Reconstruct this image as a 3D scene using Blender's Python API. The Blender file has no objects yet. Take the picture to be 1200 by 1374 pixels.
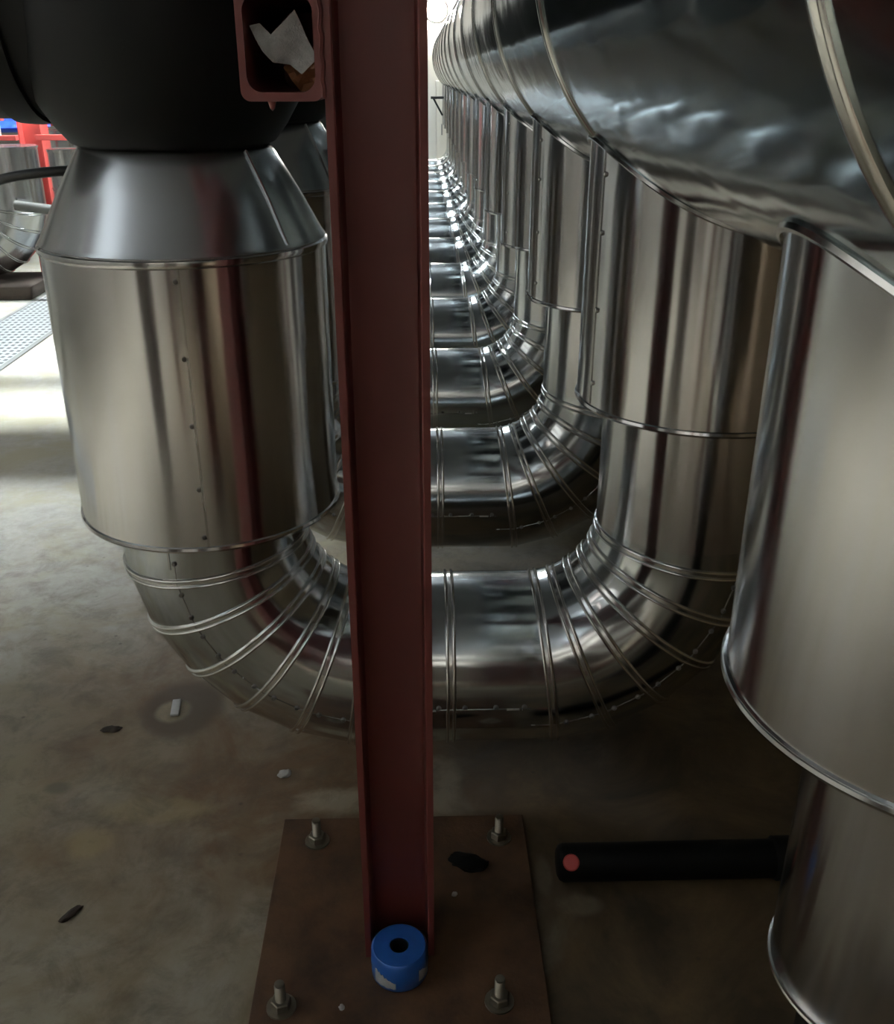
import bpy, bmesh, math, random
from mathutils import Vector, Matrix, noise as mnoise

random.seed(7)
S = bpy.context.scene
COL = S.collection
PI = math.pi
cos, sin = math.cos, math.sin


# ------------------------------------------------------------------ materials
def new_mat(name):
    m = bpy.data.materials.new(name)
    m.use_nodes = True
    nt = m.node_tree
    b = nt.nodes['Principled BSDF']
    return m, nt, b


def node(nt, kind, **kw):
    n = nt.nodes.new(kind)
    for k, v in kw.items():
        if k.startswith('i_'):
            n.inputs[k[2:].replace('_', ' ')].default_value = v
        else:
            setattr(n, k, v)
    return n


def ramp(nt, fac, stops):
    r = nt.nodes.new('ShaderNodeValToRGB')
    e = r.color_ramp.elements
    while len(e) < len(stops):
        e.new(0.5)
    for i, (p, c) in enumerate(stops):
        e[i].position = p
        e[i].color = (c[0], c[1], c[2], 1) if len(c) == 3 else c
    nt.links.new(fac, r.inputs['Fac'])
    return r.outputs['Color']


def coords(nt, scale=(1, 1, 1), out='Object'):
    tc = nt.nodes.new('ShaderNodeTexCoord')
    mp = nt.nodes.new('ShaderNodeMapping')
    mp.inputs['Scale'].default_value = scale
    nt.links.new(tc.outputs[out], mp.inputs['Vector'])
    return mp.outputs['Vector']


def tex_noise(nt, vec, scale, detail=4, rough=.55, dist=0):
    n = nt.nodes.new('ShaderNodeTexNoise')
    n.inputs['Scale'].default_value = scale
    n.inputs['Detail'].default_value = detail
    n.inputs['Roughness'].default_value = rough
    n.inputs['Distortion'].default_value = dist
    nt.links.new(vec, n.inputs['Vector'])
    return n.outputs['Fac']


def mix(nt, fac, a, b):
    m = nt.nodes.new('ShaderNodeMix')
    m.data_type = 'RGBA'
    L = nt.links
    for sock, v in ((m.inputs[0], fac), (m.inputs[6], a), (m.inputs[7], b)):
        if isinstance(v, bpy.types.NodeSocket):
            L.new(v, sock)
        elif isinstance(v, (int, float)):
            sock.default_value = v
        else:
            sock.default_value = (v[0], v[1], v[2], 1)
    return m.outputs[2]


def math_n(nt, op, a, b=None, clamp=False):
    m = nt.nodes.new('ShaderNodeMath')
    m.operation = op
    m.use_clamp = clamp
    for i, v in enumerate((a, b)):
        if v is None:
            continue
        if isinstance(v, bpy.types.NodeSocket):
            nt.links.new(v, m.inputs[i])
        else:
            m.inputs[i].default_value = v
    return m.outputs[0]


def bump(nt, b, h, strength, dist=.01):
    n = nt.nodes.new('ShaderNodeBump')
    n.inputs['Strength'].default_value = strength
    n.inputs['Distance'].default_value = dist
    nt.links.new(h, n.inputs['Height'])
    nt.links.new(n.outputs['Normal'], b.inputs['Normal'])


def metal(name, col, r0, r1, nscale=(3, 3, .4), bstr=0.0, bscale=(6, 6, 1), aniso=0.0, axis='Z'):
    m, nt, b = new_mat(name)
    b.inputs['Metallic'].default_value = 1
    v = coords(nt, nscale)
    f = tex_noise(nt, v, 4, 5)
    b.inputs['Base Color'].default_value = (*col, 1)
    mr = nt.nodes.new('ShaderNodeMapRange')
    mr.inputs['From Min'].default_value = .3
    mr.inputs['From Max'].default_value = .7
    mr.inputs['To Min'].default_value = r0
    mr.inputs['To Max'].default_value = r1
    nt.links.new(f, mr.inputs['Value'])
    nt.links.new(mr.outputs[0], b.inputs['Roughness'])
    if bstr:
        h = tex_noise(nt, coords(nt, bscale), 2.2, 2, .4)
        bump(nt, b, h, bstr, .02)
    if aniso:
        b.inputs['Anisotropic'].default_value = aniso
        b.inputs['Anisotropic Rotation'].default_value = .25
        t = nt.nodes.new('ShaderNodeTangent')
        t.direction_type = 'RADIAL'
        t.axis = axis
        nt.links.new(t.outputs[0], b.inputs['Tangent'])
    return m


ALU = (.72, .715, .72)
M_JACKET = metal('brushed_sheet', ALU, .15, .19, (9, 9, .25), .06, (5, 5, .8), .8, 'Z')
M_PIPE = metal('bright_sheet', (.67, .705, .72), .12, .17, (3, 3, 3), .03, (4, 4, 4))
M_CONE = metal('satin_sheet', (.70, .71, .72), .22, .22)
M_BEAD = metal('bead_sheet', (.80, .80, .78), .16, .22)
M_SCREW = metal('screw_steel', (.20, .19, .18), .35, .45)
M_SEAM = metal('seam_edge', (.55, .55, .53), .2, .3)


def header_mat():
    m, nt, b = new_mat('header_sheet')
    b.inputs['Metallic'].default_value = 1
    b.inputs['Base Color'].default_value = (.40, .45, .455, 1)
    v = coords(nt, (1.2, 1, 1.2))
    f = tex_noise(nt, v, 3, 4)
    mr = nt.nodes.new('ShaderNodeMapRange')
    mr.inputs['To Min'].default_value = .06
    mr.inputs['To Max'].default_value = .15
    nt.links.new(f, mr.inputs['Value'])
    nt.links.new(mr.outputs[0], b.inputs['Roughness'])
    h1 = tex_noise(nt, coords(nt, (1.2, 1.0, 1.2)), 2.5, 2, .4)
    h2 = tex_noise(nt, coords(nt, (5, 2, 5)), 3, 1, .4, .4)
    h = math_n(nt, 'ADD', h1, math_n(nt, 'MULTIPLY', h2, .35))
    bump(nt, b, h, .13, .03)
    return m


M_HEADER = header_mat()


def paint(name, col, rough=.5, var=.25, scale=8, bstr=.05):
    m, nt, b = new_mat(name)
    f = tex_noise(nt, coords(nt), scale, 6, .6)
    c = ramp(nt, f, [(.3, tuple(x * (1 - var) for x in col)), (.7, col)])
    nt.links.new(c, b.inputs['Base Color'])
    b.inputs['Roughness'].default_value = rough
    if bstr:
        bump(nt, b, tex_noise(nt, coords(nt), scale * 8, 3), bstr, .004)
    return m


M_RED = paint('red_oxide_paint', (.14, .031, .027), .45, .2, 5)
M_REDB = paint('bright_red_paint', (.55, .07, .06), .45, .15, 5)
M_BLACK = paint('black_rubber_foam', (.0035, .0042, .004), .6, .3, 6, 0)
M_BLACK.node_tree.nodes['Principled BSDF'].inputs['Specular IOR Level'].default_value = .25
M_TUBE = paint('black_tube_rubber', (.004, .004, .004), .6, .3, 6, 0)
M_TUBE.node_tree.nodes['Principled BSDF'].inputs['Specular IOR Level'].default_value = .15
M_CABLE = paint('black_cable_sheath', (.010, .012, .014), .4, .2, 20, 0)
M_CAP = paint('red_plastic', (.5, .045, .04), .4, .1, 20, 0)
M_BLUE = paint('blue_tape', (.02, .11, .42), .35, .25, 30, .05)
M_TARP = paint('blue_plastic', (.02, .07, .65), .35, .3, 6, .1)
M_WHITEP = paint('white_paper', (.50, .50, .49), .7, .35, 45, .5)
M_BROWNP = paint('brown_paper', (.22, .09, .035), .5, .3, 25, .1)
M_RUST = paint('rusty_plate', (.12, .060, .026), .7, .75, 9, .3)
M_BOLT = metal('galvanised_bolt', (.24, .22, .18), .45, .6)
M_GREY = paint('grey_plastic', (.20, .20, .19), .4, .1, 10, 0)
M_DUCT = paint('dull_grey_duct', (.075, .075, .07), .6, .1, 10, 0)
M_CHIP = paint('dark_bark', (.035, .022, .014), .8, .4, 40, .3)
M_DARK = paint('dark_brown_enamel', (.055, .042, .034), .5, .2, 4, 0)
M_CREAM = paint('cream_paint', (.73, .715, .67), .8, .06, 2, .02)
M_WHITE = paint('white_enamel', (.80, .77, .70), .5, .05, 4, 0)
M_BROWNW = paint('buff_wall', (.34, .27, .18), .8, .15, 2, .03)
M_CEIL = paint('grey_soffit', (.26, .27, .28), .9, .2, 1, .03)
M_CASE = paint('lamp_casing', (.75, .76, .76), .4, .05, 4, 0)


def emit(name, col, s):
    m, nt, b = new_mat(name)
    b.inputs['Base Color'].default_value = (0, 0, 0, 1)
    b.inputs['Emission Color'].default_value = (*col, 1)
    b.inputs['Emission Strength'].default_value = s
    return m


def floor_mat():
    m, nt, b = new_mat('stained_concrete')
    L = nt.links
    v = coords(nt)
    big = tex_noise(nt, v, 1.1, 7, .62, .6)
    mid = tex_noise(nt, v, 3.3, 7, .65, .8)
    fine = tex_noise(nt, v, 22, 6, .65)
    base = ramp(nt, fine, [(.3, (.335, .325, .28)), (.7, (.43, .42, .375))])
    base = mix(nt, ramp(nt, mid, [(.42, (0, 0, 0)), (.62, (1, 1, 1))]), base, (.36, .335, .235))
    sep = nt.nodes.new('ShaderNodeSeparateXYZ')
    L.new(v, sep.inputs[0])
    X, Y = sep.outputs[0], sep.outputs[1]

    def band(val, lo, hi):
        mr = nt.nodes.new('ShaderNodeMapRange')
        mr.interpolation_type = 'SMOOTHSTEP'
        mr.inputs['From Min'].default_value = lo
        mr.inputs['From Max'].default_value = hi
        L.new(val, mr.inputs['Value'])
        return mr.outputs[0]
    # grime around the pipes, with the dim foreground's shade painted into the colour
    grime_and_shade = ramp(nt, tex_noise(nt, v, 1.7, 8, .68, .5), [(.28, (0, 0, 0)), (.60, (1, 1, 1))])
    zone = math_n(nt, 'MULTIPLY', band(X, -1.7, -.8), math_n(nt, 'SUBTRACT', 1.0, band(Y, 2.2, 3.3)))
    base = mix(nt, math_n(nt, 'MULTIPLY', math_n(nt, 'MULTIPLY', zone, .9), math_n(nt, 'ADD', math_n(nt, 'MULTIPLY', grime_and_shade, .7), .3)), base, (.20, .165, .10))
    # rusty water stain that spread from under the pipe runs
    wob = math_n(nt, 'MULTIPLY', math_n(nt, 'SUBTRACT', big, .5), 2.2)
    Xw = math_n(nt, 'ADD', X, wob)
    wob2 = math_n(nt, 'MULTIPLY', math_n(nt, 'SUBTRACT', mid, .5), 1.6)
    Yw = math_n(nt, 'ADD', Y, wob2)
    run = math_n(nt, 'MULTIPLY', band(Xw, -1.15, -.55), math_n(nt, 'MULTIPLY', band(Yw, 1.15, 1.75), math_n(nt, 'SUBTRACT', 1.0, band(Yw, 2.5, 3.6))))
    amt = math_n(nt, 'MULTIPLY', run, ramp(nt, mid, [(.30, (.25, .25, .25)), (.60, (1, 1, 1))]))
    col = mix(nt, math_n(nt, 'MULTIPLY', amt, .92), base, (.125, .068, .028))
    # dark damp patch on the pipe side
    damp = math_n(nt, 'MULTIPLY', band(Xw, -.05, .28), math_n(nt, 'SUBTRACT', 1.0, band(Yw, 2.3, 3.0)))
    dcol = ramp(nt, mid, [(.38, (.036, .025, .012)), (.62, (.135, .092, .045))])
    col = mix(nt, math_n(nt, 'MULTIPLY', damp, .95), col, dcol)

    def spot(cx, cy, rx, ry, inner, outer, wobble=.5):
        dx = math_n(nt, 'DIVIDE', math_n(nt, 'SUBTRACT', X, cx), rx)
        dy = math_n(nt, 'DIVIDE', math_n(nt, 'SUBTRACT', Y, cy), ry)
        d = math_n(nt, 'SQRT', math_n(nt, 'ADD', math_n(nt, 'MULTIPLY', dx, dx), math_n(nt, 'MULTIPLY', dy, dy)))
        d = math_n(nt, 'ADD', d, math_n(nt, 'MULTIPLY', math_n(nt, 'SUBTRACT', mid, .5), wobble))
        return math_n(nt, 'SUBTRACT', 1.0, band(d, inner, outer))
    # round rust ring with a pale middle
    col = mix(nt, math_n(nt, 'MULTIPLY', spot(-.63, 2.10, .11, .13, .75, 1.1), .8), col, (.05, .032, .016))
    col = mix(nt, math_n(nt, 'MULTIPLY', spot(-.65, 2.09, .055, .06, .6, 1.0), .8), col, (.33, .28, .19))
    for (cx, cy, rx, ry, c, a) in ((-.33, 1.83, .05, .035, (.10, .07, .04), .7), (-.42, 1.72, .03, .05, (.14, .10, .06), .6),
                                   (-.40, 1.58, .035, .26, (.15, .10, .05), .45), (-.85, 1.80, .04, .03, (.10, .09, .06), .7),
                                   (-.60, 1.72, .15, .05, (.30, .25, .12), .4), (-.72, 1.62, .06, .05, (.32, .26, .12), .4),
                                   (.03, 1.80, .06, .10, (.30, .26, .18), .7), (-.98, 1.62, .05, .04, (.10, .11, .08), .7),
                                   (-.20, 1.74, .12, .05, (.40, .36, .27), .6),
                                   (.30, 1.42, .05, .03, (.24, .20, .14), .5), (.24, 1.50, .02, .06, (.24, .20, .14), .5)):
        col = mix(nt, math_n(nt, 'MULTIPLY', spot(cx, cy, rx, ry, .5, 1.1, 1.6), a), col, c)
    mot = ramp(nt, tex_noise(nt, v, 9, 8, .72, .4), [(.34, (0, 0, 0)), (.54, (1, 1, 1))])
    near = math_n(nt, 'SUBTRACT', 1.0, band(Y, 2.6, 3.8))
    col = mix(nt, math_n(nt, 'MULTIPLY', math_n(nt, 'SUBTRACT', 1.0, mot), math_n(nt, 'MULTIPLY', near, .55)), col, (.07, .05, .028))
    # dark specks
    vo = nt.nodes.new('ShaderNodeTexVoronoi')
    vo.inputs['Scale'].default_value = 13
    L.new(v, vo.inputs['Vector'])
    sp = ramp(nt, vo.outputs['Distance'], [(.03, (1, 1, 1)), (.09, (0, 0, 0))])
    keep = ramp(nt, tex_noise(nt, v, 5, 2), [(.50, (0, 0, 0)), (.58, (1, 1, 1))])
    spk = nt.nodes.new('ShaderNodeMix')
    col = mix(nt, math_n(nt, 'MULTIPLY', math_n(nt, 'MULTIPLY', sp, keep), .75), col, (.06, .045, .03))
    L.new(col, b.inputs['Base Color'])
    b.inputs['Roughness'].default_value = .62
    bump(nt, b, fine, .12, .006)
    return m


M_FLOOR = floor_mat()


# ------------------------------------------------------------------ mesh helpers
def obj(name, bm, mat, parent=None, sharp=35, smooth=True):
    me = bpy.data.meshes.new(name)
    bmesh.ops.recalc_face_normals(bm, faces=bm.faces[:])
    bm.to_mesh(me)
    bm.free()
    if smooth:
        for p in me.polygons:
            p.use_smooth = True
        me.set_sharp_from_angle(angle=math.radians(sharp))
    for x in (mat if isinstance(mat, (list, tuple)) else [mat]):
        me.materials.append(x)
    o = bpy.data.objects.new(name, me)
    COL.objects.link(o)
    if parent:
        o.parent = parent
    return o


def tag(o, label, cat, group=None):
    o['label'] = label
    o['category'] = cat
    if group:
        o['group'] = group
    return o


def thing(name, loc, label, cat, group=None):
    o = bpy.data.objects.new(name, None)
    o.empty_display_size = .1
    COL.objects.link(o)
    o.location = loc
    return tag(o, label, cat, group)


def struct(name, bm, mat, **k):
    o = obj(name, bm, mat, **k)
    o['kind'] = 'structure'
    return o


def copy_tree(o, parent=None, skip=()):
    c = o.copy()
    COL.objects.link(c)
    c.parent = parent
    for ch in list(o.children):
        if ch.name.split('.')[0] not in skip:
            copy_tree(ch, c, skip)
    return c


def box(bm, lo, hi, mat=None, bev=0):
    r = bmesh.ops.create_cube(bm, size=1)
    vs = r['verts']
    for v in vs:
        v.co = Vector([lo[i] + (v.co[i] + .5) * (hi[i] - lo[i]) for i in range(3)])
    if mat is not None:
        bmesh.ops.transform(bm, matrix=mat, verts=vs)
    if bev:
        es = list({e for v in vs for e in v.link_edges})
        bmesh.ops.bevel(bm, geom=es, offset=bev, segments=2, affect='EDGES', profile=.5)
    return bm


def lathe(bm, prof, seg=96, M=None, close=False, phase=0):
    """rings of (r, z) about Z; r == 0 closes with a fan"""
    M = M or Matrix()
    rings = []
    for r, z in prof:
        if r <= 1e-6:
            rings.append([bm.verts.new(M @ Vector((0, 0, z)))])
        else:
            rings.append([bm.verts.new(M @ Vector((r * cos(2 * PI * i / seg + phase), r * sin(2 * PI * i / seg + phase), z))) for i in range(seg)])
    n = len(rings)
    for k in range(n if close else n - 1):
        a, b = rings[k], rings[(k + 1) % n]
        for i in range(seg):
            j = (i + 1) % seg
            if len(a) == 1 and len(b) == 1:
                continue
            if len(a) == 1:
                bm.faces.new((a[0], b[i], b[j]))
            elif len(b) == 1:
                bm.faces.new((a[i], a[j], b[0]))
            else:
                bm.faces.new((a[i], a[j], b[j], b[i]))
    return bm


def torus(bm, R, r, M=None, seg=96, sec=8):
    return lathe(bm, [(R + r * cos(2 * PI * k / sec), r * sin(2 * PI * k / sec)) for k in range(sec)], seg, M, close=True)


def tube(bm, pts, r, seg=12, cap=True, closed=False):
    pts = [Vector(p) for p in pts]
    n = len(pts)
    rings = []
    up = None
    for i, p in enumerate(pts):
        a = pts[(i - 1) % n] if closed else pts[max(i - 1, 0)]
        b = pts[(i + 1) % n] if closed else pts[min(i + 1, n - 1)]
        t = (b - a).normalized()
        if up is None:
            up = Vector((0, 0, 1)) if abs(t.z) < .9 else Vector((1, 0, 0))
        u = (up - t * up.dot(t)).normalized()
        w = t.cross(u)
        up = u
        rr = r[i] if isinstance(r, (list, tuple)) else r
        rings.append([bm.verts.new(p + u * rr * cos(2 * PI * k / seg) + w * rr * sin(2 * PI * k / seg)) for k in range(seg)])
    for i in range(n if closed else n - 1):
        a, b = rings[i], rings[(i + 1) % n]
        for k in range(seg):
            j = (k + 1) % seg
            bm.faces.new((a[k], a[j], b[j], b[k]))
    if cap and not closed:
        bm.faces.new(rings[0])
        bm.faces.new(rings[-1][::-1])
    return bm


def spline(pts, n=8):
    """Catmull-Rom through the points"""
    P = [Vector(p) for p in pts]
    P = [P[0] * 2 - P[1]] + P + [P[-1] * 2 - P[-2]]
    out = []
    for i in range(1, len(P) - 2):
        for k in range(n):
            t = k / n
            a, b, c, d = P[i - 1], P[i], P[i + 1], P[i + 2]
            out.append(.5 * ((2 * b) + (c - a) * t + (2 * a - 5 * b + 4 * c - d) * t * t + (3 * b - a - 3 * c + d) * t ** 3))
    out.append(P[-2])
    return out


SCREW = {}


def screw(parent, p, nrm, r=.0055, mat=None):
    n = Vector(nrm).normalized()
    mat = mat or M_SCREW
    key = (round(r, 4), mat.name)
    if key not in SCREW:
        o = obj('screw', lathe(bmesh.new(), [(0, -.002), (r, -.002), (r, .0012), (r * .75, .0035), (0, .0045)], 10), mat)
        SCREW[key] = o.data
    else:
        o = bpy.data.objects.new('screw', SCREW[key])
        COL.objects.link(o)
    o.parent = parent
    o.matrix_local = Matrix.Translation(p) @ n.to_track_quat('Z', 'Y').to_matrix().to_4x4()
    return o


RX = Matrix.Rotation(PI / 2, 4, 'X')     # lathe axis Z -> -Y
RY = Matrix.Rotation(PI / 2, 4, 'Y')     # lathe axis Z -> +X

# ------------------------------------------------------------------ dimensions
CAMZ = 1.5
Y1, DY, NL = 1.87, .977, 13
XL, XR, RT = -.437, .564, .19
RJL, RJR = .258, .247
ZA, RB = .30, .34
HX, HZ, HR = .645, 1.70, .445
ZB = ZA + RB


# ------------------------------------------------------------------ setting
def build_room():
    x0, x1, y0, y1, h = -6.2, 1.75, -3.6, 15.4, 3.5
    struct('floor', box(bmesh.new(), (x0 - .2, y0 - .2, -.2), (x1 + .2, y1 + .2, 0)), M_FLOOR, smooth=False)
    struct('ceiling', box(bmesh.new(), (x0 - .2, y0 - .2, h), (x1 + .2, y1 + .2, h + .2)), M_CEIL, smooth=False)
    struct('wall_left', box(bmesh.new(), (x0 - .2, y0, 0), (x0, y1, h)), M_CREAM, smooth=False)
    struct('wall_right', box(bmesh.new(), (x1, y0, 0), (x1 + .2, y1, h)), M_BROWNW, smooth=False)
    struct('wall_back', box(bmesh.new(), (x0 - .2, y1, 0), (x1 + .2, y1 + .2, h)), M_CREAM, smooth=False)
    struct('wall_front', box(bmesh.new(), (x0 - .2, y0 - .2, 0), (x1 + .2, y0, h)), M_CREAM, smooth=False)


build_room()


# ------------------------------------------------------------------ pipe loops
def bead_pair(bm, R, M, gap=.0068, r=.0037, seg=96):
    """two ridges rolled side by side, as one band"""
    prof = [(R - .003, -gap - r * 1.4)]
    for c in (-gap, gap):
        prof += [(R + .0006 + r * 1.2 * sin(PI * i / 6), c - r * cos(PI * i / 6)) for i in range(7)]
    prof += [(R - .003, gap + r * 1.4)]
    return lathe(bm, prof, seg, M)


NG = 6
AG = PI / 2 / NG            # the mitre planes stand half a gore in from either end
ANG = [AG * (k + .5) for k in range(NG)]


def elbow_frame(side, a, end=False):
    """frame whose Z runs along the elbow's centre line at angle a (0 at the leg, pi/2 at the run)"""
    cx = (XR - RB) if side > 0 else (XL + RB)
    R = RB if end else RB / cos(AG / 2)
    c = Vector((cx + side * R * cos(a), 0, ZB - R * sin(a)))
    t = Vector((-side * sin(a), 0, -cos(a)))
    rad = Vector((side * cos(a), 0, -sin(a)))       # outward of the bend
    front = Vector((0, -1, 0))
    return c, t, rad, front


def elbow_point(side, k, th):
    """k = 0 and NG + 1 are the plain ends, between them the mitre planes"""
    if k in (0, NG + 1):
        c, t, rad, fr = elbow_frame(side, 0 if k == 0 else PI / 2, True)
        q = 1
    else:
        c, t, rad, fr = elbow_frame(side, ANG[k - 1])
        q = 1 / cos(AG / 2)
    return c + RT * (rad * cos(th) * q + fr * sin(th)), (rad * cos(th) + fr * sin(th)).normalized()


def elbow_bm(side, seg=96):
    bm = bmesh.new()
    rings = [[bm.verts.new(elbow_point(side, k, 2 * PI * i / seg)[0]) for i in range(seg)] for k in range(NG + 2)]
    for a, b in zip(rings, rings[1:]):
        for i in range(seg):
            j = (i + 1) % seg
            bm.faces.new((a[i], a[j], b[j], b[i]))
    return bm


def elbow_beads(side, k):
    c, t, rad, fr = elbow_frame(side, ANG[k])
    M = Matrix.Translation(c) @ Matrix((rad, fr, t)).transposed().to_4x4() @ Matrix.Diagonal((1 / cos(AG / 2), 1, 1, 1))
    bm = bmesh.new()
    bead_pair(bm, RT, M)
    return bm


def jacket_bm(cx, R, z0, z1, inner, top_lip=True):
    bm = bmesh.new()
    M = Matrix.Translation((cx, 0, 0))
    prof = [(inner, z0 + .004), (R - .003, z0 + .002), (R + .003, z0), (R + .0045, z0 + .004), (R + .003, z0 + .009), (R, z0 + .011),
            (R, z0 + (z1 - z0) * .35), (R, z0 + (z1 - z0) * .7)]
    if top_lip:
        prof += [(R, z1 - .016), (R + .004, z1 - .013), (R + .005, z1 - .008), (R + .004, z1 - .003), (R, z1)]
    else:
        prof += [(R, z1)]
    prof += [(inner, z1)]
    return lathe(bm, prof, 128, M)


def seam_bm(cx, R, ang, z0, z1):
    """standing lap of a sheet jacket"""
    bm = bmesh.new()
    n = Vector((cos(ang), sin(ang), 0))
    t = Vector((-sin(ang), cos(ang), 0))
    M = Matrix((t, n, Vector((0, 0, 1)))).transposed().to_4x4()
    M = Matrix.Translation((cx, 0, 0)) @ M
    box(bm, (-.0015, R - .004, z0), (.0025, R + .0016, z1), M)
    return bm


def make_loop():
    root = thing('clad_pipe_loop', (0, Y1, 0), '', 'pipe')
    ZJL, ZJR = .695, .905
    # wide jacket under the cone, in the aisle side leg
    cxl = XL + .002
    jl = obj('jacket', jacket_bm(cxl, RJL, ZJL, 1.225, RT - .01), M_JACKET, root)
    a = -PI / 2 + .155
    obj('seam', seam_bm(cxl, RJL, a, ZJL + .012, 1.21), M_SEAM, jl, smooth=False)
    for z in (ZJL + .03, .82, .94, 1.06, 1.19):
        aa = a - .02
        screw(jl, (cxl + RJL * cos(aa), RJL * sin(aa), z), (cos(aa), sin(aa), 0), .0045)
    bm = bmesh.new()
    lathe(bm, [(RJL - .004, 1.223), (RJL + .001, 1.227), (RJL - .004, 1.234), (.215, 1.308), (.172, 1.380), (.168, 1.384), (.10, 1.384)], 128, Matrix.Translation((cxl, 0, 0)))
    cone = obj('reducing_cone', bm, M_CONE, root, sharp=40)
    bm = bmesh.new()
    ca = -PI / 2 + .95
    tube(bm, [(cxl + r * cos(ca), r * sin(ca), z) for r, z in ((RJL - .002, 1.232), (.217, 1.309), (.173, 1.382))], .0025, 6)
    obj('seam', bm, M_BEAD, cone)
    # slim leg under it
    bm = bmesh.new()
    lathe(bm, [(RT, ZB), (RT, ZB + .03), (RT, ZJL + .02)], 96, Matrix.Translation((XL, 0, 0)))
    leg = obj('leg', bm, M_PIPE, root)
    la = -PI / 2 - .24
    for z in (ZB - .005, ZB + .045):
        screw(leg, (XL + RT * cos(la), RT * sin(la), z), (cos(la), sin(la), 0))
    obj('seam', seam_bm(XL, RT, la - .06, ZB - .02, ZJL + .01), M_SEAM, leg, smooth=False)
    # elbows
    for side in (-1, 1):
        el = obj('elbow', elbow_bm(side), M_PIPE, root, sharp=11)
        for k in range(NG):
            obj('bead_ring', elbow_beads(side, k), M_BEAD, el)
        th = 1.33 if side < 0 else 1.22
        path = []
        for k in range(NG + 2):
            p, n = elbow_point(side, k, th)
            path.append(p + n * .0002)
        obj('seam', tube(bmesh.new(), path, .0012, 5), M_SEAM, el)
        for k in range(1, NG):
            (p0, n0), (p1, n1) = elbow_point(side, k, th), elbow_point(side, k + 1, th)
            for f in (.24, .76):
                screw(el, p0.lerp(p1, f), (n0 + n1))
    # level run
    xa, xb = XL + RB, XR - RB
    bm = bmesh.new()
    lathe(bm, [(RT, xa), (RT, .5 * (xa + xb)), (RT, xb)], 96, Matrix.Translation((0, 0, ZA)) @ RY)
    run = obj('level_run', bm, M_PIPE, root)
    bm = bmesh.new()
    bead_pair(bm, RT, Matrix.Translation((.056, 0, ZA)) @ RY)
    obj('bead_ring', bm, M_BEAD, run)
    sa = math.radians(-3)
    for x in (-.06, -.01, .03, .085, .15, .21):
        n = Vector((0, -cos(sa), sin(sa)))
        screw(run, Vector((x, 0, ZA)) + n * RT, n)
    bm = bmesh.new()
    box(bm, (xa, -RT - .0012, ZA - .018), (xb, -RT + .004, ZA - .015))
    obj('seam', bm, M_SEAM, run, smooth=False)
    # slim leg on the header side, then its wide jacket
    bm = bmesh.new()
    lathe(bm, [(RT, ZB), (RT, .75), (RT, ZJR + .02)], 96, Matrix.Translation((XR, 0, 0)))
    leg = obj('leg', bm, M_JACKET, root)
    la = -PI / 2 + .36
    for z in (ZB - .01, .72, .84):
        screw(leg, (XR + RT * cos(la), RT * sin(la), z), (cos(la), sin(la), 0), .005)
    obj('seam', seam_bm(XR, RT, la + .05, ZB - .03, ZJR), M_SEAM, leg, smooth=False)
    jr = obj('jacket', jacket_bm(XR, RJR, ZJR, 1.43, RT - .01, False), M_JACKET, root)
    obj('saddle_collar', saddle(XR), M_BEAD, jr)
    obj('seam', seam_bm(XR, RJR, PI + .30, ZJR + .012, 1.38), M_SEAM, jr, smooth=False)
    aa = PI + .33
    for z in (.96, 1.1, 1.24, 1.34):
        screw(jr, (XR + RJR * cos(aa), RJR * sin(aa), z), (cos(aa), sin(aa), 0), .005, M_BEAD)
    return root


def saddle(cx, R=None):
    R = R or RJR
    pts = []
    for i in range(72):
        a = 2 * PI * i / 72
        x, y = cx + (R + .003) * cos(a), (R + .003) * sin(a)
        q = max((HR + .003) ** 2 - (x - HX) ** 2, .01)
        pts.append((x, y, HZ - math.sqrt(q)))
    return tube(bmesh.new(), pts, .0055, 6, closed=True)


ORD = ['first', 'second', 'third', 'fourth', 'fifth', 'sixth', 'seventh', 'eighth', 'ninth', 'tenth', 'eleventh', 'twelfth', 'last']
proto = make_loop()
GL = 'silver clad pipe loops in a row under the header'
LOOPS = []
for k in range(NL):
    o = proto if k == 0 else copy_tree(proto, None, ('screw',) if k > 4 else ())
    o.location = (0, Y1 + DY * k, 0)
    o['label'] = ('silver sheet clad pipe loop standing directly behind the red steel post' if k == 0 else
                  'silver clad pipe loop, %s of the row counting back from the red post' % ORD[k] if k < 12 else
                  'farthest silver clad pipe loop of the row, before the cream end wall')
    o['group'] = GL
    LOOPS.append(o)


# near drop pipe at the picture's edge
def make_drop():
    root = thing('clad_drop_pipe', (0, .87, 0), 'wide silver jacketed drop pipe with slimmer lower pipe, cut by the picture edge', 'pipe')
    cx = .583
    j = obj('jacket', jacket_bm(cx, .245, .885, 1.44, .12, False), M_JACKET, root)
    obj('saddle_collar', saddle(cx, .245), M_BEAD, j)
    bm = bmesh.new()
    torus(bm, .246, .0055, Matrix.Translation((cx, 0, .889)), 128, 8)
    obj('bead_ring', bm, M_BEAD, j)
    bm = bmesh.new()
    lathe(bm, [(.085, .458), (.138, .456), (.14, .46), (.14, .7), (.14, .9)], 96, Matrix.Translation((cx, 0, 0)))
    l = obj('lower_pipe', bm, M_JACKET, root)
    bm = bmesh.new()
    torus(bm, .1405, .0038, Matrix.Translation((cx, 0, .459)), 96, 8)
    obj('bead_ring', bm, M_BEAD, l)
    bm = bmesh.new()
    lathe(bm, [(0, 0), (.15, 0), (.15, .02), (.09, .02), (.09, .25), (.09, .465)], 48, Matrix.Translation((cx, 0, 0)))
    obj('foot_pipe', bm, M_BLACK, root)
    return root


make_drop()


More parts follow.
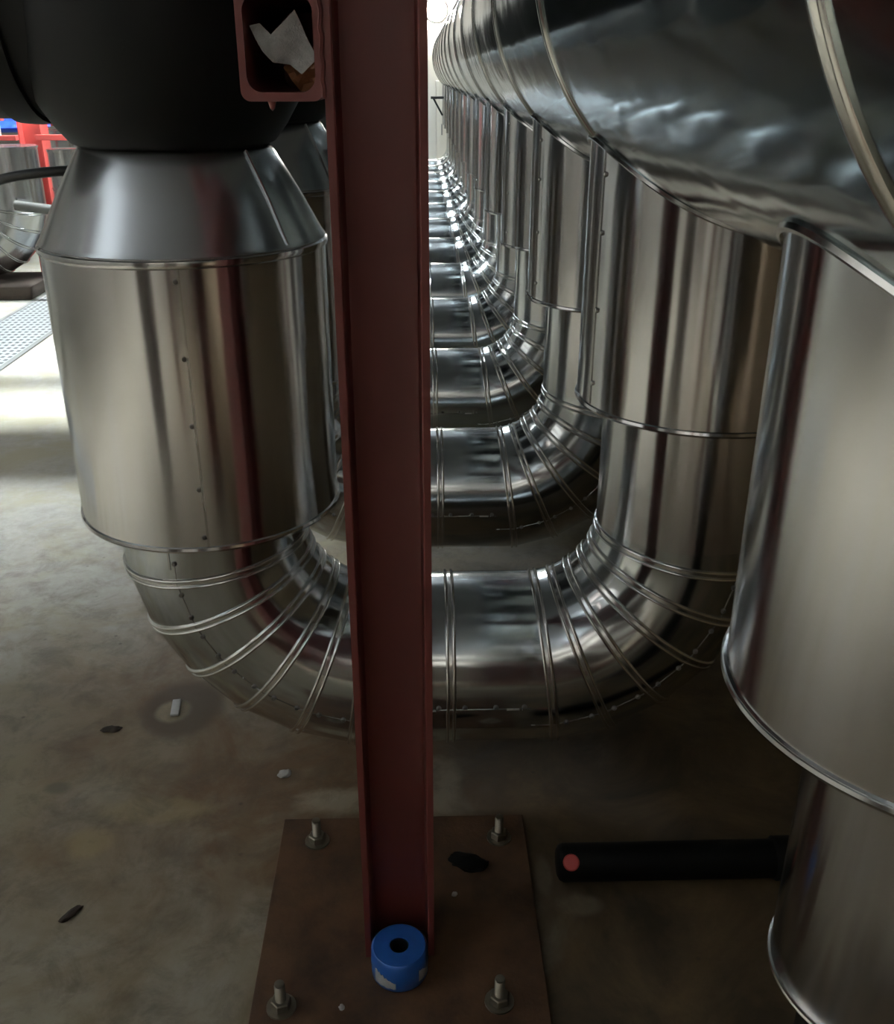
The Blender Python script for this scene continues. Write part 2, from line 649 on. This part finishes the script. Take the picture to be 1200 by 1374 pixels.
# ------------------------------------------------------------------ header
def make_header():
    y0, y1 = -1.3, 14.35
    root = thing('header_pipe', (HX, 0, HZ), 'huge silver sheet clad header pipe running overhead into the distance', 'pipe')
    bm = bmesh.new()
    M = Matrix.Rotation(-PI / 2, 4, 'X')      # Z -> +Y
    n = 60
    prof = [(0, y0)] + [(HR, y0 + (y1 - y0) * i / n) for i in range(n + 1)] + [(0, y1)]
    obj('shell', lathe(bm, prof, 160, M), M_HEADER, root)
    y = [-.55, .62, 1.85, 2.85]
    while y[-1] + .977 < y1:
        y.append(y[-1] + .977)
    for yy in y:
        bm = bmesh.new()
        Mb = M @ Matrix.Translation((0, 0, yy))
        lathe(bm, [(HR - .002, -.008), (HR + .003, -.0065), (HR + .006, -.003), (HR + .0065, 0), (HR + .005, .003), (HR + .0022, .0055), (HR + .0018, .016), (HR - .002, .017)], 160, Mb)
        obj('band_ring', bm, M_BEAD, root)
    return root


make_header()


# ------------------------------------------------------------------ black insulated tops
def make_tee():
    root = thing('insulated_tee', (XL, Y1, 1.38), '', 'pipe fitting')
    bm = bmesh.new()
    lathe(bm, [(0, .002), (.165, .002), (.178, .008), (.200, .035), (.225, .075), (.242, .13), (.25, .2), (.25, .32), (.24, .40), (.20, .46), (.12, .49), (0, .5)], 64)
    obj('body', bm, M_BLACK, root, sharp=60)
    path = [Vector((-.1, 0, .235)), Vector((-.30, 0, .235))]
    for i in range(1, 11):
        q = PI / 2 * i / 10
        path.append(Vector((-.30 - .24 * sin(q), 0, .475 - .24 * cos(q))))
    path += [Vector((-.54, 0, .9)), Vector((-.54, 0, 3.5 - 1.384))]
    br = obj('branch', tube(bmesh.new(), path, .19, 48), M_BLACK, root, sharp=50)
    bm = bmesh.new()
    lathe(bm, [(.185, 0), (.198, 0), (.2, .02), (.198, .05), (.185, .05)], 48, Matrix.Translation((-.21, 0, .235)) @ Matrix.Rotation(-PI / 2, 4, 'Y'), close=True)
    obj('flange', bm, M_BLACK, br)
    return root


tee = make_tee()
for k in range(NL):
    o = tee if k == 0 else copy_tree(tee)
    o.location = (XL + .002, Y1 + DY * k, 1.384)
    o['label'] = ('bulky black insulated tee on the wide silver cone beside the red post' if k == 0 else
                  'black insulated tee on top of the %s pipe loop from the red post' % ORD[k] if k < 12 else
                  'black insulated tee on top of the farthest pipe loop')
    o['group'] = 'black insulated tees over the pipe loops'

def h_profile(bm, w, d, t, tw, z0, z1):
    out = [(-w, -d), (-w + t, -d), (-w + t, -tw), (w - t, -tw), (w - t, -d), (w, -d), (w, d), (w - t, d), (w - t, tw), (-w + t, tw), (-w + t, d), (-w, d)]
    a = [bm.verts.new((x, y, z0)) for x, y in out]
    b = [bm.verts.new((x, y, z1)) for x, y in out]
    for i in range(12):
        j = (i + 1) % 12
        bm.faces.new((a[i], a[j], b[j], b[i]))
    bm.faces.new(a)
    bm.faces.new(b)
    return bm


for yy, zz, r, lab in ((4.72, 1.975, .10, 'unseen black pipe added over the aisle to shade its floor'), (5.02, 1.912, .04, 'unseen thin black pipe added beside the thicker one to shade the floor')):
    root = thing('added_shadow_pipe', (-3.6, yy, zz), lab, 'pipe')  # unseen pipes added to cast shadow stripes on the aisle floor
    bm = bmesh.new()
    lathe(bm, [(0, -2.55), (r, -2.55), (r, -1), (r, 1), (r, 2.3), (0, 2.3)], 32, RY)
    obj('insulation', bm, M_BLACK, root)
    bm = bmesh.new()
    lathe(bm, [(r + .001, -.03), (r + .006, -.03), (r + .006, .03), (r + .001, .03)], 32, RY, close=True)
    obj('clamp', bm, M_GREY, root)
    for xx in (-1.6, .3, 2.27):
        obj('hanger', tube(bmesh.new(), [(xx, 0, r - .005), (xx, 0, 3.5 - zz)], .008, 8), M_GREY, root)


# ------------------------------------------------------------------ red post
def make_post():
    root = thing('steel_post', (-.050, 1.355, 0), 'dark red painted steel channel post bolted to the floor in front of the pipes', 'post')
    w, d, t, h = .063, .064, .010, 3.5
    z0 = .02
    bm = bmesh.new()
    # one closed H outline, extruded
    tw = .0035
    out = [(-w, -d), (-w + t, -d), (-w + t + .002, -d + .002), (-w + t + .002, -tw - .012), (-w + t + .006, -tw - .004), (-w + t + .014, -tw),
           (w - t - .014, -tw), (w - t - .006, -tw - .004), (w - t - .002, -tw - .012), (w - t - .002, -d + .002), (w - t, -d), (w, -d),
           (w, d), (w - t, d), (w - t, tw), (-w + t, tw), (-w + t, d), (-w, d)]
    a = [bm.verts.new((x, y, z0)) for x, y in out]
    b = [bm.verts.new((x, y, h)) for x, y in out]
    n = len(out)
    for i in range(n):
        j = (i + 1) % n
        bm.faces.new((a[i], a[j], b[j], b[i]))
    bm.faces.new(a)
    bm.faces.new(b)
    obj('shaft', bm, M_RED, root, sharp=30)
    bm = bmesh.new()
    box(bm, (-.258, -.255, 0), (.262, .305, .02), bev=.002)
    bp = obj('base_plate', bm, M_RUST, root, smooth=False)
    for x, y in ((-.18, .235), (.205, .235), (-.205, -.165), (.175, -.165)):
        bm = bmesh.new()
        Mt = Matrix.Translation((x, y, .02))
        prof = [(0, 0), (.026, 0), (.026, .004), (.0095, .004)]
        for i in range(17):
            prof += [(.0095, .005 + i * .003), (.0082, .0065 + i * .003)]
        prof += [(.0085, .058), (0, .06)]
        lathe(bm, prof, 20, Mt)
        ab = obj('anchor_bolt', bm, M_BOLT, root, sharp=30)
        bm = bmesh.new()
        lathe(bm, [(.009, .004), (.018, .004), (.018, .018), (.016, .020), (.009, .020)], 6, Mt, close=True, phase=.3)
        obj('nut', bm, M_BOLT, ab, sharp=20)
    # hollow section bracket, open end to the viewer
    x0, x1, z0, z1 = -.164, -.0645, 1.470, 1.594
    bm = bmesh.new()
    r_o, r_i, th = .012, .018, .0085

    def rr(x0, x1, z0, z1, r, y):
        P = []
        for cx, cz, a0 in ((x1 - r, z1 - r, 0), (x0 + r, z1 - r, PI / 2), (x0 + r, z0 + r, PI), (x1 - r, z0 + r, 1.5 * PI)):
            for i in range(7):
                a = a0 + PI / 2 * i / 6
                P.append(bm.verts.new((cx + r * cos(a), y, cz + r * sin(a))))
        return P
    ya, yb = -.070, .30
    oa, ob = rr(x0, x1, z0, z1, r_o, ya), rr(x0, x1, z0, z1, r_o, yb)
    ia, ib = rr(x0 + th, x1 - th, z0 + th * 1.2, z1 - th, r_i, ya), rr(x0 + th, x1 - th, z0 + th * 1.2, z1 - th, r_i, yb)
    n = len(oa)
    for i in range(n):
        j = (i + 1) % n
        bm.faces.new((oa[i], oa[j], ob[j], ob[i]))
        bm.faces.new((ia[i], ia[j], ib[j], ib[i]))
        bm.faces.new((oa[i], oa[j], ia[j], ia[i]))
        bm.faces.new((ob[i], ob[j], ib[j], ib[i]))
    bm.faces.new(ib)
    br = obj('hollow_bracket', bm, M_RED, root, sharp=40)
    bm = bmesh.new()
    pts = [(x1 - .001 + .001 * sin(i * 2.1), ya + .004, z0 + .004 + i * .0095) for i in range(13)]
    tube(bm, spline(pts, 3), .0045, 8)
    obj('weld', bm, M_RED, br)
    bm = bmesh.new()
    lathe(bm, [(0, -.012), (.003, -.009), (.005, -.002), (.006, .004), (0, .006)], 10, Matrix.Translation((-.128, ya + .008, z0 + .001)))
    obj('paint_drip', bm, M_RED, br)
    return root


make_post()


# crumpled paper stuffed in the bracket
def crumple(name, cx, cy, cz, sx, sz, seed, mat, label, cat, outline):
    bm = bmesh.new()
    N = 14
    from mathutils.geometry import tessellate_polygon
    # sheet of the given outline, folded in depth
    cen = Vector((sum(p[0] for p in outline) / len(outline), sum(p[1] for p in outline) / len(outline)))
    front, back = [], []
    L = 6
    m = len(outline)
    for lay, st in ((front, 0), (back, .0016)):
        for k in range(L + 1):
            f = k / L
            row = []
            for i in range(m):
                u = cen.x + (outline[i][0] - cen.x) * f
                v = cen.y + (outline[i][1] - cen.y) * f
                dpt = .020 * mnoise.noise(Vector((u * 3 + seed, v * 3, seed))) + .010 * abs(((u * 2.3 + v * 1.1) % 1) - .5) + .006 * abs(((v * 2.9 - u * 1.7) % 1) - .5)
                row.append(bm.verts.new((cx + (u - .5) * sx, cy + dpt + st, cz + (v - .5) * sz)))
                if k == 0:
                    break
            lay.append(row)
        for k in range(1, L + 1):
            for i in range(m):
                j = (i + 1) % m
                if k == 1:
                    bm.faces.new((lay[0][0], lay[1][i], lay[1][j]))
                else:
                    bm.faces.new((lay[k - 1][i], lay[k][i], lay[k][j], lay[k - 1][j]))
    for i in range(m):
        j = (i + 1) % m
        bm.faces.new((front[L][i], front[L][j], back[L][j], back[L][i]))
    return tag(obj(name, bm, mat, sharp=18), label, cat)


def dense(P, n=5):
    out = []
    for i in range(len(P)):
        a, b = P[i], P[(i + 1) % len(P)]
        for k in range(n):
            t = k / n
            out.append((a[0] + (b[0] - a[0]) * t, a[1] + (b[1] - a[1]) * t))
    return out


crumple('crumpled_paper', -.160, 1.315, 1.528, .11, .12, 3.1, M_WHITEP, 'crumpled white paper stuffed in the open end of the red bracket', 'paper',
        dense([(.10, .72), (.22, .74), (.30, .60), (.62, .86), (.74, .60), (.84, .42), (.66, .27), (.52, .36), (.34, .38), (.24, .48)], 4))
crumple('torn_wrapper', -.138, 1.330, 1.505, .06, .06, 8.4, M_BROWNP, 'torn brown wrapper below the crumpled white paper in the red bracket', 'wrapper',
        dense([(.02, .55), (.30, .80), (.72, .95), (.98, .62), (.80, .18), (.35, .08)], 4))


# ------------------------------------------------------------------ tape roll
def make_tape():
    cx, cy, z0 = -.050, 1.262, .02
    root = thing('tape_roll', (cx, cy, z0), 'roll of blue tape lying flat at the foot of the red post', 'tape')
    bm = bmesh.new()
    R, r, h = .0505, .018, .062
    prof = [(r, .002), (R - .004, 0), (R, .004), (R + .0008, h * .5), (R, h - .004), (R - .004, h)]
    for i in range(6):
        q = R - .006 - i * .005
        prof += [(q, h - .0008), (q - .0025, h - .0002)]
    prof += [(r + .002, h), (r, h - .002)]
    obj('winding', lathe(bm, prof, 72, close=True), M_BLUE, root, sharp=50)
    bm = bmesh.new()
    lathe(bm, [(r - .002, .004), (r + .0005, .004), (r + .0005, h - .004), (r - .002, h - .004)], 40, close=True)
    obj('core', bm, M_CABLE, root)

    def patch(a0, a1, za, zb, jag):
        bm = bmesh.new()
        n = 12
        A, B, A2, B2 = [], [], [], []
        for i in range(n + 1):
            t = i / n
            a = a0 + (a1 - a0) * t
            lo = za + jag * abs(sin(i * 2.3)) * .4
            hi = zb - jag * abs(sin(i * 1.7 + 1)) - (zb - za) * .5 * t
            for lst, rr_, zz in ((A, R + .0016, lo), (B, R + .0016, hi), (A2, R + .0003, lo), (B2, R + .0003, hi)):
                lst.append(bm.verts.new((rr_ * cos(a), rr_ * sin(a), zz)))
        for i in range(n):
            bm.faces.new((A[i], A[i + 1], B[i + 1], B[i]))
            bm.faces.new((A2[i], A2[i + 1], B2[i + 1], B2[i]))
            bm.faces.new((B[i], B[i + 1], B2[i + 1], B2[i]))
            bm.faces.new((A[i], A[i + 1], A2[i + 1], A2[i]))
        bm.faces.new((A[0], B[0], B2[0], A2[0]))
        bm.faces.new((A[n], B[n], B2[n], A2[n]))
        o = obj('paper_label', bm, M_WHITEP, root)
        o['label'] = 'torn white scrap of label'
    patch(-PI / 2 - .95, -PI / 2 - .12, .010, .046, .006)
    patch(-PI / 2 + .75, -PI / 2 + 1.25, .014, .044, .005)


make_tape()


# ------------------------------------------------------------------ things on the floor
def make_bar():
    root = thing('black_tube', (.5, 1.495, .04), 'thick black rubber tube with a red plug lying on the dark floor', 'tube')
    bm = bmesh.new()
    r = .038
    lathe(bm, [(0, 0), (.026, 0), (.034, .004), (r, .012), (r, .2), (r, .42), (r, .44), (r + .006, .445), (r + .006, .52), (r, .525), (0, .525)], 40,
          Matrix.Translation((-.235, 0, 0)) @ RY)
    obj('body', bm, M_TUBE, root, sharp=40)
    bm = bmesh.new()
    nrm = Vector((-.12, -.72, .68)).normalized()
    M = Matrix.Translation(Vector((-.206, 0, 0)) + nrm * .0372) @ nrm.to_track_quat('Z', 'Y').to_matrix().to_4x4()
    lathe(bm, [(.0165, -.006), (.0165, .002), (.014, .004), (0, .0045)], 28, M)
    o = obj('plug', bm, M_CAP, root)
    o['label'] = 'round red plug'


make_bar()


def chip(name, x, y, L, w, h, rot, mat, label, cat, seed):
    bm = bmesh.new()
    bmesh.ops.create_icosphere(bm, subdivisions=3, radius=1)
    for v in bm.verts:
        n = 1 + .35 * mnoise.noise(v.co * 1.8 + Vector((seed, 0, 0)))
        v.co = Vector((v.co.x * L * n, v.co.y * w * n, max(v.co.z * h * n, -h * .6)))
    lo = min(v.co.z for v in bm.verts)
    for v in bm.verts:
        v.co.z -= lo
    o = obj(name, bm, mat)
    o.location = (x, y, 0)
    o.rotation_euler = (0, 0, rot)
    return tag(o, label, cat)


chip('wood_chip', -.697, 1.424, .026, .008, .005, .95, M_CHIP, 'dark wood chip on the bare concrete, larger of two', 'debris', 1)
chip('wood_chip', -.787, 2.015, .024, .012, .005, .1, M_CHIP, 'small dark chip on the floor beside the round rust stain', 'debris', 5)
bm = bmesh.new()
box(bm, (-.011, -.034, 0), (.011, .034, .008), bev=.003)
o = tag(obj('metal_clip', bm, M_CASE), 'small pale metal clip lying in the round rust stain', 'clip')
o.location = (-.645, 2.10, 0)
o.rotation_euler = (0, 0, .12)
chip('plaster_crumb', -.33, 1.83, .016, .012, .008, .4, M_WHITEP, 'pale crumb of plaster beside the corner of the base plate', 'debris', 9)
o = chip('paper_scrap', .055, 1.435, .006, .005, .004, .4, M_WHITEP, 'tiny white scrap on the base plate next to the red post', 'debris', 11)
o.location.z = .02
o = chip('paper_scrap', -.15, 1.185, .005, .006, .004, .1, M_WHITEP, 'tiny white scrap on the base plate in front of the tape roll', 'debris', 13)
o.location.z = .02

o = chip('dark_rag', .085, 1.515, .042, .022, .010, -.3, M_TUBE, 'small black rag crumpled on the base plate behind the post foot', 'rag', 17)
o.location.z = .02

# ------------------------------------------------------------------ cable over the aisle
pts = [(-1.42, 2.55, 1.30), (-1.12, 2.35, 1.235), (-.93, 2.2, 1.285), (-.83, 2.17, 1.308), (-.70, 2.17, 1.318), (-.55, 2.2, 1.32), (-.44, 2.3, 1.33), (-.44, 2.45, 1.5)]
bm = bmesh.new()
tube(bm, spline(pts, 8), .0105, 12)
tag(obj('black_cable', bm, M_CABLE), 'sagging black cable slung behind the wide silver cone', 'cable')


# ------------------------------------------------------------------ far bay across the aisle
OX = -3.50


def make_far_pipe():
    root = thing('capped_clad_pipe', (OX, 0, 0), '', 'pipe')
    bm = bmesh.new()
    lathe(bm, [(RT, ZB), (RT, .8), (RT, 1.02), (RT + .006, 1.022), (RT + .006, 1.035), (RT - .01, 1.037), (0, 1.037)], 64, Matrix.Translation((XR, 0, 0)))
    leg = obj('leg', bm, M_CONE, root)
    obj('seam', seam_bm(XR, RT, -PI / 2 + .9, ZB + .02, 1.02), M_SEAM, leg, smooth=False)
    el = obj('elbow', elbow_bm(1, 64), M_CONE, root, sharp=11)
    for k in range(NG):
        obj('bead_ring', elbow_beads(1, k), M_BEAD, el)
    bm = bmesh.new()
    lathe(bm, [(RT, -.9), (RT, -.2), (RT, XR - RB)], 64, Matrix.Translation((0, 0, ZA)) @ RY)
    obj('level_run', bm, M_CONE, root)
    bm = bmesh.new()
    lathe(bm, [(RT, ZB), (RT, 1.037), (0, 1.037)], 64, Matrix.Translation((-.9 - RB, 0, 0)))
    return root, bm


fp, bmx = make_far_pipe()
bmx.free()
FAR = [(7.5, 'silver capped pipe elbow across the aisle beside the red frame post'), (9.7, 'second silver capped pipe across the aisle behind the first red post'),
       (11.9, 'third silver capped pipe across the aisle, behind two others'), (5.3, 'silver capped pipe across the aisle nearest the viewer')]
for k, (y, lab) in enumerate(FAR):
    o = fp if k == 0 else copy_tree(fp)
    o.location = (OX + (0, -.41, -.3, 0)[k], y, 0)
    o['label'] = lab
    o['group'] = 'silver capped pipes across the aisle'


def make_frame(x, y, lab):
    root = thing('red_steel_frame', (x, y, 0), lab, 'frame', 'red steel frames across the aisle')
    bm = bmesh.new()
    h_profile(bm, .085, .085, .010, .006, 0, 1.3)
    obj('post', bm, M_REDB, root, smooth=False)
    bm = bmesh.new()
    box(bm, (-2.0, -.22, 1.055), (-.055, -.16, 1.09), bev=.003)
    obj('lower_rail', bm, M_REDB, root, smooth=False)
    bm = bmesh.new()
    box(bm, (-2.0, -.22, 1.19), (-.14, -.16, 1.225), bev=.003)
    obj('upper_rail', bm, M_REDB, root, smooth=False)
    bm = bmesh.new()
    box(bm, (-.20, -.21, 1.09), (-.17, -.18, 1.19))
    obj('spacer', bm, M_WHITE, root, smooth=False)
    bm = bmesh.new()
    box(bm, (.08, -.2, 1.055), (.62, -.15, 1.095), bev=.003)
    obj('cross_rail', bm, M_REDB, root, smooth=False)
    return root


make_frame(-2.91, 7.95, 'red steel frame with two rails above the nearer capped pipe across the aisle')
make_frame(-2.98, 10.2, 'red steel frame farther along, above the second capped pipe')
root = thing('slim_capped_pipe', (-2.60, 7.62, 0), 'slim silver capped pipe standing beside the red post across the aisle', 'pipe')
bm = bmesh.new()
lathe(bm, [(0, 0), (.15, 0), (.15, .02), (.108, .02), (.108, .3), (.108, .62), (.108, .99)], 40)
obj('shaft', bm, M_CONE, root)
bm = bmesh.new()
lathe(bm, [(.108, .985), (.115, .987), (.115, 1.005), (.10, 1.01), (0, 1.01)], 40)
obj('end_cap', bm, M_BEAD, root)
bm = bmesh.new()
lathe(bm, [(.1085, .72), (.114, .723), (.114, .735), (.1085, .738)], 40, close=True)
obj('band_ring', bm, M_BEAD, root)

chip('blue_sheet', -3.22, 8.3, .30, .25, .06, .1, M_TARP, 'bright blue plastic sheet bundled on the red frame across the aisle', 'sheet', 21).location.z = 1.09
bm = bmesh.new()
tube(bm, spline([(-2.86, 7.245, .655), (-2.7, 7.235, .635), (-2.5, 7.25, .61), (-2.2, 7.3, .58)], 6), .035, 16)
tag(obj('grey_duct', bm, M_DUCT), 'short grey duct crossing in front of the red post by the capped pipe', 'duct')
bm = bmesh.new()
box(bm, (-3.5, 7.15, 0), (-2.82, 7.75, .10), bev=.02)  # dark slab put in for the shaded floor and trough here
tag(obj('shade_slab', bm, M_CHIP), 'dark low slab standing in for shade and a trough under the silver capped elbow', 'plinth')

# perforated floor strip
root = thing('floor_grating', (-2.57, 0, 0), 'grey perforated metal grating strip let into the bright aisle floor', 'grating')


def grating_mat():
    m, nt, b = new_mat('perforated_grating')
    v = coords(nt)
    sep = nt.nodes.new('ShaderNodeSeparateXYZ')
    nt.links.new(v, sep.inputs[0])
    fx = math_n(nt, 'ABSOLUTE', math_n(nt, 'SUBTRACT', math_n(nt, 'FRACT', math_n(nt, 'MULTIPLY', sep.outputs[0], 24)), .5))
    fy = math_n(nt, 'ABSOLUTE', math_n(nt, 'SUBTRACT', math_n(nt, 'FRACT', math_n(nt, 'MULTIPLY', sep.outputs[1], 15)), .5))
    hole = math_n(nt, 'MULTIPLY', math_n(nt, 'LESS_THAN', fx, .27), math_n(nt, 'LESS_THAN', fy, .27))
    c = mix(nt, hole, (.42, .44, .44), (.07, .075, .075))
    nt.links.new(c, b.inputs['Base Color'])
    b.inputs['Roughness'].default_value = .45
    b.inputs['Metallic'].default_value = .4
    return m


bm = bmesh.new()
box(bm, (-.21, 2.2, 0), (.21, 8.2, .006))
obj('perforated_plate', bm, grating_mat(), root, smooth=False)
for s in (-1, 1):
    bm = bmesh.new()
    box(bm, (s * .225 - .015, 2.2, 0), (s * .225 + .015, 8.2, .008))
    obj('edge_strip', bm, M_GREY, root, smooth=False)

# ------------------------------------------------------------------ end of the room
root = thing('white_cupboard', (.62, 15.19, 0), 'tall white cupboard against the cream end wall behind the pipe legs', 'cupboard')
bm = bmesh.new()
box(bm, (-.35, -.12, .06), (.45, .2, 1.42), bev=.008)
obj('carcass', bm, M_WHITE, root, smooth=False)
bm = bmesh.new()
box(bm, (-.31, -.135, .12), (.41, -.12, 1.37), bev=.004)
dr = obj('door', bm, M_WHITE, root, smooth=False)
bm = bmesh.new()
box(bm, (-.28, -.16, .7), (-.265, -.135, .85), bev=.003)
obj('handle', bm, M_GREY, dr, smooth=False)
bm = bmesh.new()
box(bm, (-.33, -.10, 0), (.43, .18, .06))
obj('plinth', bm, M_GREY, root, smooth=False)

root = thing('pipe_bracket', (.30, 13.5, 1.0), 'small black bracket on the farthest pipe leg before the cream wall', 'bracket')
obj('arm', tube(bmesh.new(), [(.03, 0, .23), (-.13, 0, .23)], .016, 8), M_CABLE, root)
obj('strut', tube(bmesh.new(), [(-.10, 0, .23), (.02, 0, .02)], .012, 8), M_CABLE, root)


# ------------------------------------------------------------------ lamps
def fixture(name, x, y, z, L, along, emat, label, w=.2, deep=.2):
    """batten lamp: a glowing diffuser, with deep shades and an uplight added to shape the light"""
    root = thing(name, (x, y, z), label, 'lamp')
    q = Matrix() if along == 'Y' else Matrix.Rotation(PI / 2, 4, 'Z')
    hx, hy = w / 2, L / 2
    bm = bmesh.new()
    box(bm, (-hx, -hy, 0), (hx, hy, .06), q, bev=.006)
    obj('housing', bm, M_CASE, root, smooth=False)
    bm = bmesh.new()
    box(bm, (-hx + .02, -hy + .02, -.04), (hx - .02, hy - .02, 0), q, bev=.012)
    obj('diffuser', bm, emat, root, smooth=False)
    bm = bmesh.new()
    box(bm, (-hx + .03, -hy + .03, .06), (hx - .03, hy - .03, .075), q)
    obj('added_top_glow', bm, E_UP, root, smooth=False)  # uplight added to brighten the ceiling directly
    for k in range(4):  # shades added to keep spill light off the near floor
        bm = bmesh.new()
        if k < 2:
            sx = (-1, 1)[k] * hx
            box(bm, (sx - .004, -hy, -deep), (sx + .004, hy, .05), q)
        else:
            sy = (-1, 1)[k - 2] * hy
            box(bm, (-hx, sy - .004, -deep), (hx, sy + .004, .05), q)
        obj('added_spill_shade', bm, M_DARK, root, smooth=False)
    for sgn in (-1, 1):
        bm = bmesh.new()
        p = q @ Vector((0, sgn * hy * .7, 0))
        tube(bm, [(p.x, p.y, .06), (p.x, p.y, 3.5 - z)], .006, 6)
        obj('hanger', bm, M_GREY, root)
    return root


def added_washer(loc, L, rot, label, emat):
    """unseen lamp added to brighten one wall only, hooded toward the room; local +Y points at the wall"""
    root = thing('added_wall_washer', loc, label, 'lamp')
    root.rotation_euler = (0, 0, rot)
    bm = bmesh.new()
    box(bm, (-L / 2, -.08, -.02), (L / 2, -.06, .24))
    obj('hood', bm, M_DARK, root, smooth=False)
    bm = bmesh.new()
    box(bm, (-L / 2 + .03, -.06, .02), (L / 2 - .03, -.03, .18), bev=.01)
    obj('diffuser', bm, emat, root, smooth=False)
    bm = bmesh.new()
    box(bm, (-L / 2, -.06, -.02), (L / 2, .10, -.01))
    obj('lower_shade', bm, M_DARK, root, smooth=False)
    for sgn in (-1, 1):
        bm = bmesh.new()
        tube(bm, [(sgn * L * .4, -.03, .21), (sgn * L * .4, .5, .21)], .012, 6)
        obj('wall_arm', bm, M_GREY, root)
    return root


E_UP = emit('added_uplight', (.90, .97, 1.0), 40)
E_COOL = emit('cool_tube', (.88, .97, 1.0), 400)
E_FAR = emit('far_tube', (.80, .93, 1.0), 70)
E_WARM = emit('added_warm_glow', (1.0, .96, .89), 30)
E_SIDE = emit('added_side_glow', (.97, .99, 1.0), 70)
E_REAR = emit('added_rear_glow', (.98, .98, .98), 250)
E_WALL = emit('bulkhead_glass', (1.0, .95, .86), 420)

for y, n in ((5.0, 'aisle strip lamp hung over the floor grating'), (7.6, 'aisle strip lamp hung before the red frame'), (10.8, 'aisle strip lamp hung over the far aisle')):
    fixture('strip_lamp', -2.15, y, 2.85, 1.6, 'X', E_COOL, n)
fixture('strip_lamp', -2.9, .3, 2.85, 2.4, 'Y', E_REAR, 'unseen aisle strip lamp added beside the viewer', deep=.3)  # this lamp and the next are added to give jackets a bright floor to mirror
fixture('strip_lamp', -1.2, -1.9, 2.85, 1.6, 'X', E_REAR, 'unseen strip lamp added over the floor behind the viewer', deep=.3)
for y, n in ((7.3, 'strip lamp above the middle pipe loops'), (10.6, 'strip lamp above the far pipe loops'), (13.6, 'strip lamp above the last pipe loops')):
    fixture('strip_lamp', -.35, y, 2.95, 1.5, 'Y', E_FAR, n)
added_washer((-.9, -3.1, 2.5), 3.6, PI, 'unseen long hooded lamp added to light the wall behind the viewer', E_WARM)  # both wall lamps are added so the metal mirrors bright walls
added_washer((-5.7, 0, 2.5), 4.5, PI / 2, 'unseen long hooded lamp added to light the side wall of the aisle', E_SIDE)

root = thing('bulkhead_lamp', (.28, 15.4, 2.33), 'glaring white bulkhead lamp high on the cream end wall', 'lamp')
bm = bmesh.new()
lathe(bm, [(0, 0), (.15, 0), (.15, .03), (.13, .04), (0, .04)], 40, RX)
obj('backplate', bm, M_CASE, root)
bm = bmesh.new()
lathe(bm, [(.125, .04), (.125, .07), (.10, .10), (.05, .115), (0, .12)], 40, RX)
obj('glass', bm, E_WALL, root)


# unseen posts, lockers and door added behind the viewer for the metal to mirror
def added_post(x, y, lab, w=.06, h=3.5):
    root = thing('steel_post', (x, y, 0), lab, 'post')
    obj('shaft', h_profile(bmesh.new(), w, .06, .01, .004, .02, h), M_RED, root, smooth=False)
    bm = bmesh.new()
    box(bm, (-.2, -.2, 0), (.2, .2, .02))
    obj('base_plate', bm, M_RUST, root, smooth=False)


added_post(.33, -.45, 'unseen broad red steel post added behind the viewer under the header', .12, 1.28)
added_post(-.62, -1.6, 'unseen red steel post added behind the viewer toward the aisle')


def locker(x, y, w, d, h, lab):  # unseen lockers added as dark stripes in the reflections
    root = thing('added_locker', (x, y, 0), lab, 'locker')
    bm = bmesh.new()
    box(bm, (-w / 2, -d / 2, .08), (w / 2, d / 2, h), bev=.006)
    obj('carcass', bm, M_DARK, root, smooth=False)
    bm = bmesh.new()
    box(bm, (-w / 2 + .02, -d / 2 + .02, 0), (w / 2 - .02, d / 2 - .02, .08))
    obj('plinth', bm, M_CABLE, root, smooth=False)
    bm = bmesh.new()
    box(bm, (-w / 2 + .015, d / 2, .1), (w / 2 - .015, d / 2 + .015, h - .02), bev=.004)
    dr = obj('door', bm, M_DARK, root, smooth=False)
    bm = bmesh.new()
    box(bm, (w / 2 - .07, d / 2 + .015, 1.0), (w / 2 - .05, d / 2 + .04, 1.14), bev=.004)
    obj('handle', bm, M_GREY, dr, smooth=False)


locker(-1.55, -.9, .4, .4, 2.0, 'unseen dark brown steel locker added behind the viewer by the aisle')
locker(-.35, -3.3, .6, .5, 2.2, 'unseen dark brown steel locker added against the wall behind the viewer')
locker(1.2, -3.3, .8, .5, 2.3, 'unseen wide dark locker added in the corner behind the viewer')
bm = bmesh.new()
box(bm, (-2.9, -3.6, 0), (-2.0, -3.56, 2.1))
struct('door_1', bm, M_DARK, smooth=False)  # unseen dark door added for the metal to mirror

# ------------------------------------------------------------------ world, camera
w = bpy.data.worlds.new('World')
S.world = w
w.use_nodes = True
w.node_tree.nodes['Background'].inputs['Color'].default_value = (.5, .55, .6, 1)
w.node_tree.nodes['Background'].inputs['Strength'].default_value = .02

cam = bpy.data.cameras.new('camera')
co = bpy.data.objects.new('camera', cam)
COL.objects.link(co)
S.camera = co
cam.sensor_fit = 'HORIZONTAL'
cam.sensor_width = 36
cam.lens = 36 * 1300 / 1200
cam.clip_start = .02
co.location = (0, 0, CAMZ)
th = math.radians(24.3)
psi = math.atan(40 * cos(th) / 1300)
co.rotation_euler = (PI / 2 - th, 0, -psi)

S.view_settings.view_transform = 'Standard'
S.view_settings.look = 'None'
S.view_settings.gamma = 1
S.view_settings.exposure = .12
S.view_settings.use_curve_mapping = False
S.cycles.max_bounces = 10
S.cycles.glossy_bounces = 8
S.cycles.diffuse_bounces = 4
S.cycles.sample_clamp_indirect = 6
S.cycles.use_denoising = True
